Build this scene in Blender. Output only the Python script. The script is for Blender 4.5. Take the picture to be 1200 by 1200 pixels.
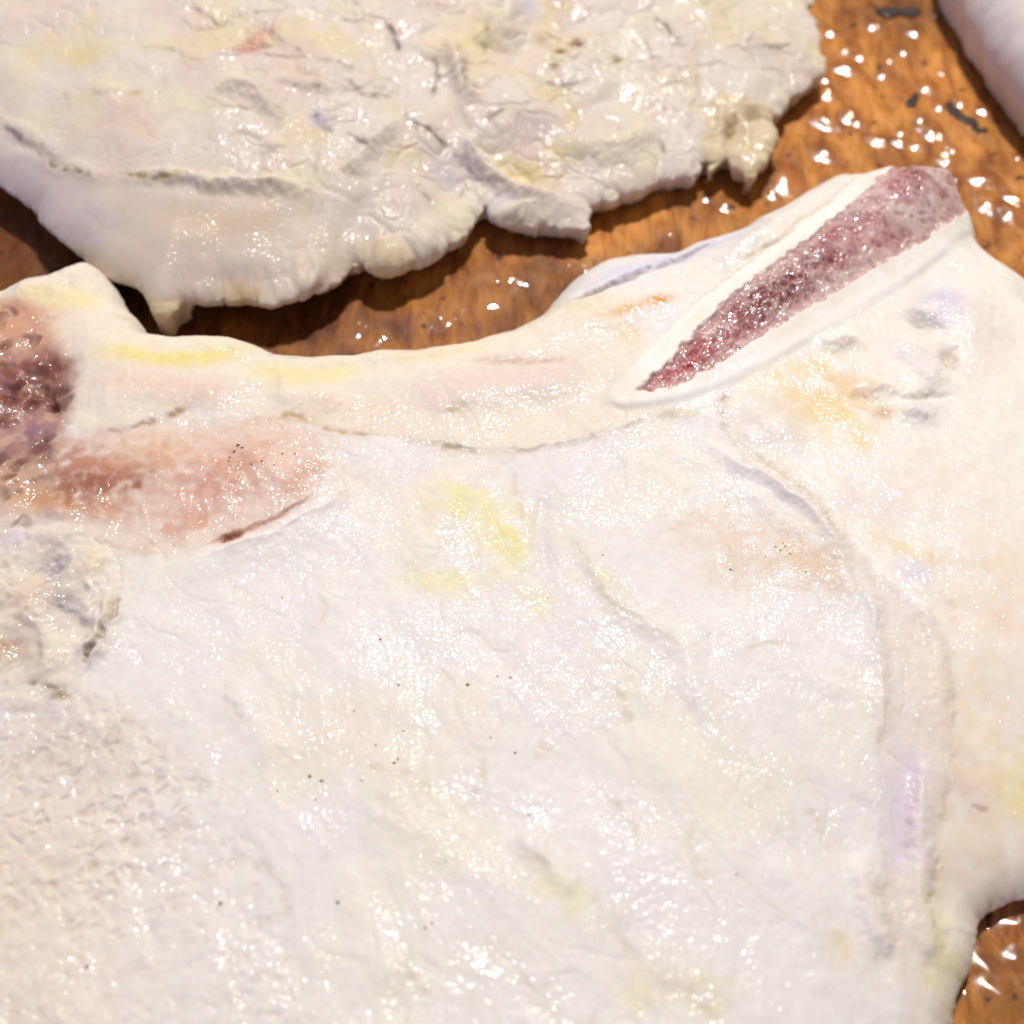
import bpy, math, random
import numpy as np
from mathutils import Vector

# ------------------------------------------------------------------ scene, camera, light
scene = bpy.context.scene
col = scene.collection
for o in list(bpy.data.objects):
    bpy.data.objects.remove(o)

TILT = math.radians(33)          # camera leans back from straight-down
DIST = 0.245                     # metres from the middle of the meat
HALF = math.atan(0.090 / DIST)   # half field of view
AIM = Vector((0.0, 0.0, 0.015))
FWD = Vector((0.0, math.sin(TILT), -math.cos(TILT)))
UPV = Vector((0.0, math.cos(TILT), math.sin(TILT)))
EYE = AIM - FWD * DIST

cam_data = bpy.data.cameras.new('camera')
cam = bpy.data.objects.new('camera', cam_data)
col.objects.link(cam)
cam.location = EYE
cam.rotation_euler = (TILT, 0.0, 0.0)
cam_data.sensor_width = 36.0
cam_data.angle = 2 * HALF
cam_data.clip_start = 0.01
cam_data.clip_end = 50.0
cam_data.dof.use_dof = True
cam_data.dof.focus_distance = DIST + 0.002
cam_data.dof.aperture_fstop = 12.0
scene.camera = cam

world = bpy.data.worlds.new('World')
scene.world = world
world.use_nodes = True
bg = world.node_tree.nodes['Background']
bg.inputs['Color'].default_value = (1.0, 0.94, 0.90, 1)
bg.inputs['Strength'].default_value = 0.20

def area_light(name, loc, target, size, power, colour, size_y=None):
    d = bpy.data.lights.new(name, 'AREA')
    d.energy = power
    d.color = colour
    d.shape = 'RECTANGLE' if size_y else 'DISK'
    d.size = size
    if size_y:
        d.size_y = size_y
    o = bpy.data.objects.new(name, d)
    col.objects.link(o)
    o.location = loc
    o.rotation_euler = (Vector(target) - Vector(loc)).to_track_quat('-Z', 'Y').to_euler()
    return o

# the warm kitchen lamp behind the board, and the cool window in front of it
area_light('ceiling_lamp', (0.10, 0.46, 0.93), (0, 0, 0), 0.080, 12.1, (1.0, 0.975, 0.955))
area_light('window_light', (-0.62, -0.92, 0.30), (0, 0.06, 0.01), 0.8, 4.0, (0.60, 0.60, 1.0), 0.36)

scene.view_settings.view_transform = 'Standard'
scene.view_settings.look = 'None'
scene.view_settings.gamma = 1.0
scene.view_settings.use_curve_mapping = False
scene.view_settings.exposure = 0.0
scene.render.engine = 'CYCLES'

# ------------------------------------------------------------------ numeric tools
F = np.float32
rng = np.random.default_rng(7)
_A = rng.uniform(0, 2 * np.pi, 4096)
GX, GY = np.cos(_A).astype(F), np.sin(_A).astype(F)
RND = rng.uniform(0, 1, 4096).astype(F)

def _h(ix, iy, seed):
    a = (ix.astype(np.int64) * 374761393 + iy.astype(np.int64) * 668265263 + seed * 974634777)
    a = (a ^ (a >> 13)) * 1274126177
    return ((a ^ (a >> 16)) & 4095).astype(np.int32)

def pn(x, y, seed=0):
    """gradient noise, about -0.7 .. 0.7"""
    xf, yf = np.floor(x), np.floor(y)
    ix, iy = xf.astype(np.int32), yf.astype(np.int32)
    fx, fy = (x - xf).astype(F), (y - yf).astype(F)
    u = fx * fx * fx * (fx * (fx * 6 - 15) + 10)
    v = fy * fy * fy * (fy * (fy * 6 - 15) + 10)
    def g(dx, dy):
        k = _h(ix + dx, iy + dy, seed)
        return GX[k] * (fx - dx) + GY[k] * (fy - dy)
    a = g(0, 0); a = a + u * (g(1, 0) - a)
    b = g(0, 1); b = b + u * (g(1, 1) - b)
    return a + v * (b - a)

def fbm(x, y, octv=4, seed=0, gain=0.5):
    s, amp = 0, 1.0
    for k in range(octv):
        s = s + amp * pn(x, y, seed + 17 * k)
        x, y = x * 2.03 + 3.1, y * 2.03 - 1.7
        amp *= gain
    return s

def worley(x, y, seed=0):
    xf, yf = np.floor(x).astype(np.int32), np.floor(y).astype(np.int32)
    d1 = np.full(x.shape, 9.0, F); d2 = d1.copy(); idv = np.zeros(x.shape, F)
    for dx in (-1, 0, 1):
        for dy in (-1, 0, 1):
            k = _h(xf + dx, yf + dy, seed)
            px = xf + dx + 0.12 + 0.76 * RND[k]
            py = yf + dy + 0.12 + 0.76 * RND[(k * 7 + 13) & 4095]
            d = np.sqrt((x - px) ** 2 + (y - py) ** 2).astype(F)
            near = d < d1
            d2 = np.where(near, d1, np.minimum(d2, d))
            idv = np.where(near, RND[(k * 3 + 5) & 4095], idv)
            d1 = np.where(near, d, d1)
    return d1, d2, idv

def sst(a, b, x):
    t = np.clip((x - a) / (b - a), 0, 1)
    return t * t * (3 - 2 * t)

def lin(r, g, b):
    c = np.array([r, g, b], float) / 255.0
    return np.where(c <= 0.04045, c / 12.92, ((c + 0.055) / 1.055) ** 2.4).astype(F)

T_HALF = math.tan(HALF)
def plan(pts, z):
    """table coordinates (metres) of image pixels projected through the camera onto the level z"""
    out = []
    for i, pt in enumerate(pts):
        px, py = pt[0], pt[1]  # image pixel coordinates, cast along the camera ray
        zz = pt[2] if len(pt) > 2 else (z[i] if hasattr(z, '__len__') else z)
        d = FWD + Vector((1, 0, 0)) * ((px - 600) / 600 * T_HALF) + UPV * ((600 - py) / 600 * T_HALF)
        k = (zz - EYE.z) / d.z
        p = EYE + d * k
        out.append((p.x, p.y))
    return np.array(out)

def smooth_line(P, n=6, closed=False):
    P = np.asarray(P, float)
    if len(P) < 3:
        return P
    Q = np.vstack([P[-1], P, P[0], P[1]]) if closed else np.vstack([2 * P[0] - P[1], P, 2 * P[-1] - P[-2]])
    out = []
    m = len(P) if closed else len(P) - 1
    for i in range(m):
        p0, p1, p2, p3 = Q[i], Q[i + 1], Q[i + 2], Q[i + 3]
        for k in range(n):
            t = k / n
            out.append(0.5 * (2 * p1 + (p2 - p0) * t + (2 * p0 - 5 * p1 + 4 * p2 - p3) * t * t + (3 * p1 - p0 - 3 * p2 + p3) * t ** 3))
    if not closed:
        out.append(P[-1])
    return np.array(out)

def sdf_poly(P, X, Y):
    """signed distance, positive inside"""
    d2 = np.full(X.shape, 1e9); ins = np.zeros(X.shape, bool)
    n = len(P)
    for i in range(n):
        ax, ay = P[i]; bx, by = P[(i + 1) % n]
        ex, ey = bx - ax, by - ay
        t = np.clip(((X - ax) * ex + (Y - ay) * ey) / (ex * ex + ey * ey + 1e-18), 0, 1)
        d2 = np.minimum(d2, (X - ax - t * ex) ** 2 + (Y - ay - t * ey) ** 2)
        if ay != by:
            c = ((ay > Y) != (by > Y)) & (X < (bx - ax) * (Y - ay) / (by - ay) + ax)
            ins ^= c
    d = np.sqrt(d2)
    return np.where(ins, d, -d).astype(F)

def blur(a, n):
    for _ in range(n):
        a = (np.roll(a, 1, 0) + np.roll(a, -1, 0) + np.roll(a, 1, 1) + np.roll(a, -1, 1) + 4 * a) / 8
    return a

PX = 0.00015     # one photograph pixel is about 0.15 mm on the meat

class Sheet:
    """a slab of meat: a fine grid over an outline, with a rounded side, relief and colour"""
    def __init__(self, outline, z_out, x0, x1, y0, y1, step, zt, base, warp=(0.0006, 0.0022), rag=0.0002, seed=1):
        self.step, self.zt, self.seed = step, zt, seed
        xs = np.arange(x0, x1, step); ys = np.arange(y0, y1, step)
        self.xs, self.ys = xs, ys
        self.X, self.Y = np.meshgrid(xs.astype(F), ys.astype(F))
        X, Y = self.X, self.Y
        s = 1 / warp[1]
        rag = rag(X, Y) if callable(rag) else rag
        self.wx = X + warp[0] * fbm(X * s, Y * s, 3, seed + 1) + 0.0011 * pn(X * 140, Y * 140, seed + 5)
        self.wy = Y + warp[0] * fbm(X * s, Y * s, 3, seed + 2) + 0.0011 * pn(X * 140, Y * 140, seed + 6)
        self.brk = sst(-0.30, 0.28, fbm(X * 330, Y * 330, 2, seed + 7))
        rx = self.wx + rag * fbm(X * 300, Y * 300, 3, seed + 3, 0.45)
        ry = self.wy + rag * fbm(X * 300, Y * 300, 3, seed + 4, 0.45)
        po = plan(outline, z_out)
        ds = self.sdf(po, X + 0.0011 * pn(X * 140, Y * 140, seed + 5), Y + 0.0011 * pn(X * 140, Y * 140, seed + 6))
        dr = self.sdf(po, rx, ry)
        self.d = ds + (dr - ds) * np.exp(-(np.clip(ds, 0, None) / 0.0022) ** 2).astype(F)
        self.R = np.zeros(X.shape, F)          # relief along the normal (m)
        self.H = np.zeros(X.shape, F)          # height of the top (m)
        self.C = np.empty(X.shape + (3,), F); self.C[:] = lin(*base)
        self.W = np.full(X.shape, 0.5, F)      # wetness

    def sdf(self, P, X=None, Y=None, closed_smooth=True):
        X = self.wx if X is None else X; Y = self.wy if Y is None else Y
        P = smooth_line(P, 4, True) if closed_smooth else P
        k = 0.0006
        x0, y0 = self.xs[0] - 0.004, self.ys[0] - 0.004
        gx = np.arange(x0, self.xs[-1] + 0.005, k); gy = np.arange(y0, self.ys[-1] + 0.005, k)
        cx, cy = np.meshgrid(gx, gy)
        D = sdf_poly(P, cx, cy)
        u = np.clip((X - x0) / k, 0, len(gx) - 1.01); v = np.clip((Y - y0) / k, 0, len(gy) - 1.01)
        i, j = u.astype(int), v.astype(int); u = (u - i).astype(F); v = (v - j).astype(F)
        a = D[j, i] * (1 - u) + D[j, i + 1] * u
        b = D[j + 1, i] * (1 - u) + D[j + 1, i + 1] * u
        return a * (1 - v) + b * v

    def pl(self, pts, z=None):
        """table coordinates of image pixels projected onto the domed top of this piece"""
        if z is not None:
            return plan(pts, z)
        zz = [self.zt] * len(pts)
        for _ in range(5):
            P = plan(pts, zz)
            i = np.clip(((P[:, 0] - self.xs[0]) / self.step).astype(int), 0, len(self.xs) - 1)
            j = np.clip(((P[:, 1] - self.ys[0]) / self.step).astype(int), 0, len(self.ys) - 1)
            zz = self.H[j, i].tolist()
        return P

    def zone(self, pts, soft=3, z=None, grow=0):
        """0..1 mask of an outlined area, edge softness in photograph pixels"""
        d = self.sdf(self.pl(pts, z))
        return sst(-soft * PX, soft * PX, d + grow * PX)

    def _win(self, P, r):
        i0 = np.searchsorted(self.xs, P[:, 0].min() - r); i1 = np.searchsorted(self.xs, P[:, 0].max() + r)
        j0 = np.searchsorted(self.ys, P[:, 1].min() - r); j1 = np.searchsorted(self.ys, P[:, 1].max() + r)
        return (slice(j0, j1), slice(i0, i1))

    def line(self, pts, w, kind='gauss', taper=True, z=None):
        """(window, mask) of a stroke of half width w photograph pixels"""
        P = smooth_line(self.pl(pts, z), 5)
        w = w * PX
        r = w * 3.2 + 0.001
        win = self._win(P, r)
        X, Y = self.wx[win], self.wy[win]
        best = np.full(X.shape, 1e9); side = np.zeros(X.shape); tt = np.zeros(X.shape)
        n = len(P) - 1
        for i in range(n):
            ax, ay = P[i]; ex, ey = P[i + 1] - P[i]
            t = np.clip(((X - ax) * ex + (Y - ay) * ey) / (ex * ex + ey * ey + 1e-18), 0, 1)
            q = (X - ax - t * ex) ** 2 + (Y - ay - t * ey) ** 2
            near = q < best
            best = np.where(near, q, best)
            side = np.where(near, ex * (Y - ay) - ey * (X - ax), side)
            tt = np.where(near, (i + t) / n, tt)
        d = np.sqrt(best)
        if kind == 'gauss':
            m = np.exp(-(d / w) ** 2)
        elif kind == 'flat':
            m = np.exp(-(d / w) ** 4)
        else:                                   # a lip: sharp on the left of the stroke, fading to its right
            s = np.where(side < 0, d, -d)
            m = np.where(s > 0, np.exp(-s / w), np.exp(-(s / (0.22 * w)) ** 2))
        if taper:
            m = m * sst(0, 0.28, tt) * sst(1, 0.72, tt)
        return win, m.astype(F)

    def blob(self, c, rx, ry, ang=0, p=1.0, z=None):
        P = self.pl([c], z)
        r = max(rx, ry) * PX
        win = self._win(P, r * 2.6)
        dx, dy = self.wx[win] - P[0, 0], self.wy[win] - P[0, 1]
        a = math.radians(-ang)
        u = (dx * math.cos(a) + dy * math.sin(a)) / (rx * PX); v = (-dx * math.sin(a) + dy * math.cos(a)) / (ry * PX)
        return win, np.exp(-(u * u + v * v) ** p).astype(F)

    def push(self, wm, amount):                 # amount in photograph pixels of height
        win, m = wm
        self.R[win] += m * amount * PX * 1.3

    def tint(self, wm, rgb, k=1.0, noise=0.0, scale=900):
        win, m = wm
        if noise:
            m = np.clip(m * (1 + noise * 1.8 * fbm(self.X[win] * scale, self.Y[win] * scale, 3, 91)), 0, 1)
        m = np.clip(m * k, 0, 1)[..., None]
        self.C[win] = self.C[win] * (1 - m) + lin(*rgb) * m

    def all(self, m):
        return (slice(None), slice(None)), m

    def crease(self, pts, w=3, depth=4, rgb=(196, 178, 158), k=0.6, kind='gauss', z=None, solid=False):
        win, m = self.line(pts, w, kind, z=z)
        b = 1.0 if solid else 0.25 + 0.75 * self.brk[win]
        self.push((win, m * b), -depth * 0.34)
        self.push(self.line(pts[::-1] if len(pts) % 2 else pts, w * 4.0, 'lip', z=z), depth * 0.16)
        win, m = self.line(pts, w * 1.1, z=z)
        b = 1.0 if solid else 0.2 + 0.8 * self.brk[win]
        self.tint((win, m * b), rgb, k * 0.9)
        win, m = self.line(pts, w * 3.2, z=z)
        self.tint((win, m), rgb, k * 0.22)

    # ---- surfaces
    def shape(self, edge_w, z_bulge, under=40.0, foot=0.0006, soft=0.0, tuck=0.002):
        d = self.d; X, Y = self.X, self.Y
        gy, gx = np.gradient(blur(d, 36), self.step)
        gl = np.sqrt(gx * gx + gy * gy) + 1e-6
        gx, gy = gx / gl, gy / gl
        self.keep = d > -0.8 * self.step
        dc = np.clip(d, 0, None)
        u = math.radians(under)
        t = np.clip(dc / edge_w, 0, 1)
        th = -u + t * (np.pi / 2 + u)
        tl = np.clip(th / (np.pi / 2), 0, 1)
        with np.errstate(invalid='ignore'):
          lat = np.where(th > 0, edge_w * ((1 - soft) * (1 - np.cos(th)) + soft * tl), tuck * (-np.sin(th) / math.sin(u)) ** 1.5)
        lat = np.where(t >= 1, dc, lat)
        s = np.sin(th)
        zlow = foot + (z_bulge - foot) * (1 + s / math.sin(u))
        zup = z_bulge + (self.H - z_bulge) * ((1 - soft) * s + soft * tl)
        z = np.where(th < 0, zlow, zup)
        nx, ny, nz = -gx * np.cos(th), -gy * np.cos(th), np.where(t >= 1, 1.0, np.maximum(s, 0))
        nx = np.where(t >= 1, 0, nx); ny = np.where(t >= 1, 0, ny)
        rel = self.R * sst(0, 0.25, t)
        Px = X + gx * (lat - d) * (t < 1) + nx * rel
        Py = Y + gy * (lat - d) * (t < 1) + ny * rel
        Pz = z + nz * rel
        Pz = np.maximum(Pz, foot * 0.7)
        self.P = np.stack([Px, Py, Pz], -1).astype(F)
        du = np.gradient(self.P, axis=1); dv = np.gradient(self.P, axis=0)
        N = np.cross(du, dv); N /= np.linalg.norm(N, axis=-1, keepdims=True) + 1e-12
        self.N = N.astype(F)

    def part(self, name, cellmask, mat, parent, skirt=0.0):
        k = self.keep
        cells = k[:-1, :-1] & k[1:, :-1] & k[:-1, 1:] & k[1:, 1:] & cellmask[:-1, :-1]
        jj, ii = np.nonzero(cells)
        nx = self.X.shape[1]
        base = jj * nx + ii
        quads = np.stack([base, base + 1, base + nx + 1, base + nx], 1)
        used, inv = np.unique(quads.ravel(), return_inverse=True)
        me = bpy.data.meshes.new(name)
        co = self.P.reshape(-1, 3)[used]
        me.vertices.add(len(used)); me.vertices.foreach_set('co', co.ravel())
        me.loops.add(quads.size); me.loops.foreach_set('vertex_index', inv.astype(np.int32).ravel())
        me.polygons.add(len(quads)); me.polygons.foreach_set('loop_start', np.arange(0, quads.size, 4, dtype=np.int32))
        me.update(calc_edges=True)
        at = me.attributes.new('albedo', 'FLOAT_COLOR', 'POINT')
        c = np.ones((len(used), 4), F); c[:, :3] = self.C.reshape(-1, 3)[used]
        at.data.foreach_set('color', c.ravel())
        at = me.attributes.new('wet', 'FLOAT', 'POINT')
        at.data.foreach_set('value', np.clip(self.W.reshape(-1)[used], 0, 1).astype(F))
        me.normals_split_custom_set_from_vertices(self.N.reshape(-1, 3)[used])
        me.materials.append(mat)
        o = bpy.data.objects.new(name, me)
        col.objects.link(o)
        o.parent = parent
        return o

# ------------------------------------------------------------------ materials
def new_mat(name):
    m = bpy.data.materials.new(name); m.use_nodes = True
    nt = m.node_tree
    return m, nt, nt.nodes['Principled BSDF'], nt.nodes.new, nt.links.new

def meat_material(name, sss=0.40, radius=0.0008, rough=0.55, coat=0.8, fine=1.0, sparkle=1.0):
    m, nt, b, N, L = new_mat(name)
    tc = N('ShaderNodeTexCoord')
    a = N('ShaderNodeAttribute'); a.attribute_name = 'albedo'
    w = N('ShaderNodeAttribute'); w.attribute_name = 'wet'
    def noise(scale, detail, rough_=0.55, dist=0.0):
        n = N('ShaderNodeTexNoise'); n.inputs['Scale'].default_value = scale
        n.inputs['Detail'].default_value = detail; n.inputs['Roughness'].default_value = rough_
        n.inputs['Distortion'].default_value = dist
        L(tc.outputs['Object'], n.inputs['Vector']); return n
    def ramp(src, lo, hi, a0, a1):
        r = N('ShaderNodeMapRange'); r.inputs['From Min'].default_value = lo; r.inputs['From Max'].default_value = hi
        r.inputs['To Min'].default_value = a0; r.inputs['To Max'].default_value = a1
        L(src, r.inputs['Value']); return r.outputs['Result']
    mott = noise(520, 5, 0.6)
    mx = N('ShaderNodeMix'); mx.data_type = 'RGBA'; mx.blend_type = 'MULTIPLY'; mx.inputs[0].default_value = 1.0
    cr = N('ShaderNodeValToRGB')
    cr.color_ramp.elements[0].position = 0.30; cr.color_ramp.elements[0].color = (0.95, 0.935, 0.925, 1)
    cr.color_ramp.elements[1].position = 0.62; cr.color_ramp.elements[1].color = (1.0, 1.0, 1.0, 1)
    L(mott.outputs['Fac'], cr.inputs['Fac'])
    L(a.outputs['Color'], mx.inputs[6]); L(cr.outputs['Color'], mx.inputs[7])
    L(mx.outputs[2], b.inputs['Base Color'])
    b.inputs['Roughness'].default_value = rough
    b.inputs['Subsurface Weight'].default_value = sss
    b.inputs['Subsurface Radius'].default_value = (1.0, 0.6, 0.45)
    b.inputs['Subsurface Scale'].default_value = radius
    b.inputs['IOR'].default_value = 1.38
    b.inputs['Specular IOR Level'].default_value = 0.15
    # body bump
    n1 = noise(1100, 4, 0.6, 0.4)
    bp = N('ShaderNodeBump'); bp.inputs['Strength'].default_value = 1.0; bp.inputs['Distance'].default_value = 0.00008 * fine
    L(n1.outputs['Fac'], bp.inputs['Height'])
    L(bp.outputs['Normal'], b.inputs['Normal'])
    # wet film: its own finer ripple, in patches
    n2 = noise(1150, 0.6, 0.5, 0.3)
    bc = N('ShaderNodeBump'); bc.inputs['Strength'].default_value = 1.0; bc.inputs['Distance'].default_value = 0.00027 * sparkle
    L(n2.outputs['Fac'], bc.inputs['Height'])
    L(bc.outputs['Normal'], b.inputs['Coat Normal'])
    n3 = noise(170, 4, 0.6)
    pm = ramp(n3.outputs['Fac'], 0.43, 0.62, 0.10, 1.0)
    mu = N('ShaderNodeMath'); mu.operation = 'MULTIPLY'; L(pm, mu.inputs[0]); L(w.outputs['Fac'], mu.inputs[1])
    mu2 = N('ShaderNodeMath'); mu2.operation = 'MULTIPLY'; mu2.use_clamp = True; mu2.inputs[1].default_value = coat * 1.35
    L(mu.outputs[0], mu2.inputs[0]); L(mu2.outputs[0], b.inputs['Coat Weight'])
    b.inputs['Coat Roughness'].default_value = 0.125
    b.inputs['Coat IOR'].default_value = 1.45
    return m

MEAT = meat_material('pale_wet_meat')
FAT = meat_material('wet_fat', sss=0.35, radius=0.0008, rough=0.45, coat=0.95, fine=0.5, sparkle=1.15)
BONE = meat_material('cut_bone', sss=0.2, radius=0.0008, rough=0.5, coat=0.5, fine=0.4, sparkle=0.5)
MARROW = meat_material('bone_marrow', sss=0.15, radius=0.0006, rough=0.4, coat=1.6, fine=0.6, sparkle=1.2)

def wood_material():
    m, nt, b, N, L = new_mat('oily_brown_wood')
    tc = N('ShaderNodeTexCoord')
    def mapped(rot, sc):
        p = N('ShaderNodeMapping'); p.inputs['Rotation'].default_value = (0, 0, math.radians(rot)); p.inputs['Scale'].default_value = sc
        L(tc.outputs['Object'], p.inputs['Vector']); return p.outputs['Vector']
    def noise(vec, scale, detail, rough_=0.55, dist=0.0):
        n = N('ShaderNodeTexNoise'); n.inputs['Scale'].default_value = scale
        n.inputs['Detail'].default_value = detail; n.inputs['Roughness'].default_value = rough_; n.inputs['Distortion'].default_value = dist
        L(vec, n.inputs['Vector']); return n.outputs['Fac']
    v = mapped(-38, (1.0, 0.36, 1.0))
    g = noise(v, 230, 7, 0.70, 0.6)
    cr = N('ShaderNodeValToRGB'); e = cr.color_ramp.elements
    e[0].position = 0.22; e[0].color = (*lin(56, 24, 7), 1)
    e[1].position = 0.80; e[1].color = (*lin(232, 168, 84), 1)
    k = e.new(0.40); k.color = (*lin(156, 88, 28), 1)
    k = e.new(0.56); k.color = (*lin(200, 132, 56), 1)
    L(g, cr.inputs['Fac'])
    # large random stains, plus shade painted in the gaps beside the chops
    s = N('ShaderNodeAttribute'); s.attribute_name = 'stain_shade'
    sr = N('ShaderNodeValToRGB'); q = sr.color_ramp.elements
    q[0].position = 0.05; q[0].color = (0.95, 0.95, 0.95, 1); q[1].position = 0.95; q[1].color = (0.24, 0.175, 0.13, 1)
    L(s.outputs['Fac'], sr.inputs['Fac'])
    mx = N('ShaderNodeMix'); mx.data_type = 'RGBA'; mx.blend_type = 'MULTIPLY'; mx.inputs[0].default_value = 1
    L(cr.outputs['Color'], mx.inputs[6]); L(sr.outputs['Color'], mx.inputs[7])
    # flecks of char
    f = noise(mapped(0, (1, 1, 1)), 260, 3, 0.5)
    fr = N('ShaderNodeValToRGB'); q = fr.color_ramp.elements
    q[0].position = 0.27; q[0].color = (0.12, 0.09, 0.08, 1); q[1].position = 0.34; q[1].color = (1, 1, 1, 1)
    L(f, fr.inputs['Fac'])
    m2 = N('ShaderNodeMix'); m2.data_type = 'RGBA'; m2.blend_type = 'MULTIPLY'; m2.inputs[0].default_value = 1
    L(mx.outputs[2], m2.inputs[6]); L(fr.outputs['Color'], m2.inputs[7])
    L(m2.outputs[2], b.inputs['Base Color'])
    b.inputs['Roughness'].default_value = 0.5
    bp = N('ShaderNodeBump'); bp.inputs['Strength'].default_value = 0.6; bp.inputs['Distance'].default_value = 0.0005
    L(g, bp.inputs['Height']); L(bp.outputs['Normal'], b.inputs['Normal'])
    w = noise(mapped(-38, (1, 0.7, 1)), 300, 0.5, 0.45, 0.4)
    bc = N('ShaderNodeBump'); bc.inputs['Strength'].default_value = 1.0; bc.inputs['Distance'].default_value = 0.0007
    L(w, bc.inputs['Height']); L(bc.outputs['Normal'], b.inputs['Coat Normal'])
    b.inputs['Coat Weight'].default_value = 0.6; b.inputs['Coat Roughness'].default_value = 0.08
    b.inputs['Specular IOR Level'].default_value = 0.2
    return m
WOOD = wood_material()

def plain(name, rgb, rough=0.5, coat=0.0, trans=0.0):
    m, nt, b, N, L = new_mat(name)
    n = N('ShaderNodeTexNoise'); n.inputs['Scale'].default_value = 900; n.inputs['Detail'].default_value = 3
    tc = N('ShaderNodeTexCoord'); L(tc.outputs['Object'], n.inputs['Vector'])
    cr = N('ShaderNodeValToRGB'); c = lin(*rgb)
    cr.color_ramp.elements[0].position = 0.3; cr.color_ramp.elements[0].color = (*(c * 0.6), 1)
    cr.color_ramp.elements[1].position = 0.7; cr.color_ramp.elements[1].color = (*np.minimum(c * 1.3, 1), 1)
    L(n.outputs['Fac'], cr.inputs['Fac']); L(cr.outputs['Color'], b.inputs['Base Color'])
    b.inputs['Roughness'].default_value = rough; b.inputs['Coat Weight'].default_value = coat
    b.inputs['Coat Roughness'].default_value = 0.08; b.inputs['Transmission Weight'].default_value = trans
    return m
PEPPER = plain('ground_pepper', (120, 74, 46), 0.6, 0.3)
CHAR = plain('burnt_crumb', (46, 30, 20), 0.75, 0.08)
def film_material():
    m = bpy.data.materials.new('clear_grease'); m.use_nodes = True
    nt = m.node_tree; nt.nodes.clear(); N, L = nt.nodes.new, nt.links.new
    out = N('ShaderNodeOutputMaterial'); mix = N('ShaderNodeMixShader'); tr = N('ShaderNodeBsdfTransparent'); gl = N('ShaderNodeBsdfGlossy')
    tr.inputs['Color'].default_value = (0.96, 0.90, 0.78, 1); gl.inputs['Roughness'].default_value = 0.24
    n = N('ShaderNodeTexNoise'); n.inputs['Scale'].default_value = 400; n.inputs['Detail'].default_value = 0.5
    tc = N('ShaderNodeTexCoord'); L(tc.outputs['Object'], n.inputs['Vector'])
    bp = N('ShaderNodeBump'); bp.inputs['Distance'].default_value = 0.0002; bp.inputs['Strength'].default_value = 1.0
    L(n.outputs['Fac'], bp.inputs['Height']); L(bp.outputs['Normal'], gl.inputs['Normal'])
    mix.inputs['Fac'].default_value = 0.09; L(tr.outputs[0], mix.inputs[1]); L(gl.outputs[0], mix.inputs[2]); L(mix.outputs[0], out.inputs['Surface'])
    return m
GREASE = film_material()

def thing(name, label, cat, loc=(0, 0, 0), group=None):
    o = bpy.data.objects.new(name, None); col.objects.link(o)
    o.empty_display_size = 0.02
    o.location = loc; o['label'] = label; o['category'] = cat
    if group: o['group'] = group
    return o

# ------------------------------------------------------------------ the board
def board_z(X, Y):
    a = math.radians(38)
    u, v = X * math.cos(a) + Y * math.sin(a), -X * math.sin(a) + Y * math.cos(a)
    return 0.00030 * fbm(u * 320, v * 130, 3, 5) + 0.0005 * fbm(X * 60, Y * 60, 3, 8) - 0.0003

def make_board():
    step = 0.0010
    xs = np.arange(-0.20, 0.2001, step); ys = np.arange(-0.17, 0.2401, step)
    X, Y = np.meshgrid(xs.astype(F), ys.astype(F))
    Z = board_z(X, Y)
    edge = np.minimum(np.minimum(X - xs[0], xs[-1] - X), np.minimum(Y - ys[0], ys[-1] - Y))
    Z = Z - 0.004 * (1 - sst(0, 0.005, edge))
    ny, nx = X.shape
    co = np.stack([X, Y, Z], -1).reshape(-1, 3)
    # rim down to the underside
    ring = np.concatenate([np.arange(nx), np.arange(1, ny) * nx + nx - 1, (ny - 1) * nx + np.arange(nx - 2, -1, -1), np.arange(ny - 2, 0, -1) * nx])
    low = co[ring].copy(); low[:, 2] = -0.022
    n0 = len(co)
    co = np.vstack([co, low])
    jj, ii = np.mgrid[0:ny - 1, 0:nx - 1]; b = (jj * nx + ii).ravel()
    faces = [tuple(q) for q in np.stack([b, b + 1, b + nx + 1, b + nx], 1).tolist()]
    m = len(ring)
    faces += [(int(ring[(i + 1) % m]), int(ring[i]), n0 + i, n0 + (i + 1) % m) for i in range(m)]
    faces.append(tuple(n0 + i for i in reversed(range(m))))
    me = bpy.data.meshes.new('wooden_board'); me.from_pydata(co.tolist(), [], faces)
    me.polygons.foreach_set('use_smooth', np.ones(len(me.polygons), bool)); me.update()
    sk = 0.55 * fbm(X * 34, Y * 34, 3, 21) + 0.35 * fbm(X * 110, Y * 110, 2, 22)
    for (c, rx, ry, k) in (((330, 370), .060, .020, .45), ((560, 320), .040, .020, .22), ((20, 280), .05, .03, 1.3), ((1120, 60), .03, .03, .45), ((1060, 10), .012, .008, .4), ((1160, 1180), .03, .03, .12), ((960, 90), .03, .03, -.25)):  # mostly shade painted into the gaps by the chops; one blob lightens
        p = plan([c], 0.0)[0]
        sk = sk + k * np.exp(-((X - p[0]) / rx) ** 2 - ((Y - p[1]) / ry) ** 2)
    at = me.attributes.new('stain_shade', 'FLOAT', 'POINT')
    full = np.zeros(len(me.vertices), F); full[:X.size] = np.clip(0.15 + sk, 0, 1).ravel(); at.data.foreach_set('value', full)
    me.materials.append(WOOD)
    o = bpy.data.objects.new('wooden_board', me); col.objects.link(o)
    o['kind'] = 'structure'
    o['label'] = 'oily orange brown wooden board under the pork chops'
    return o
make_board()

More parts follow.
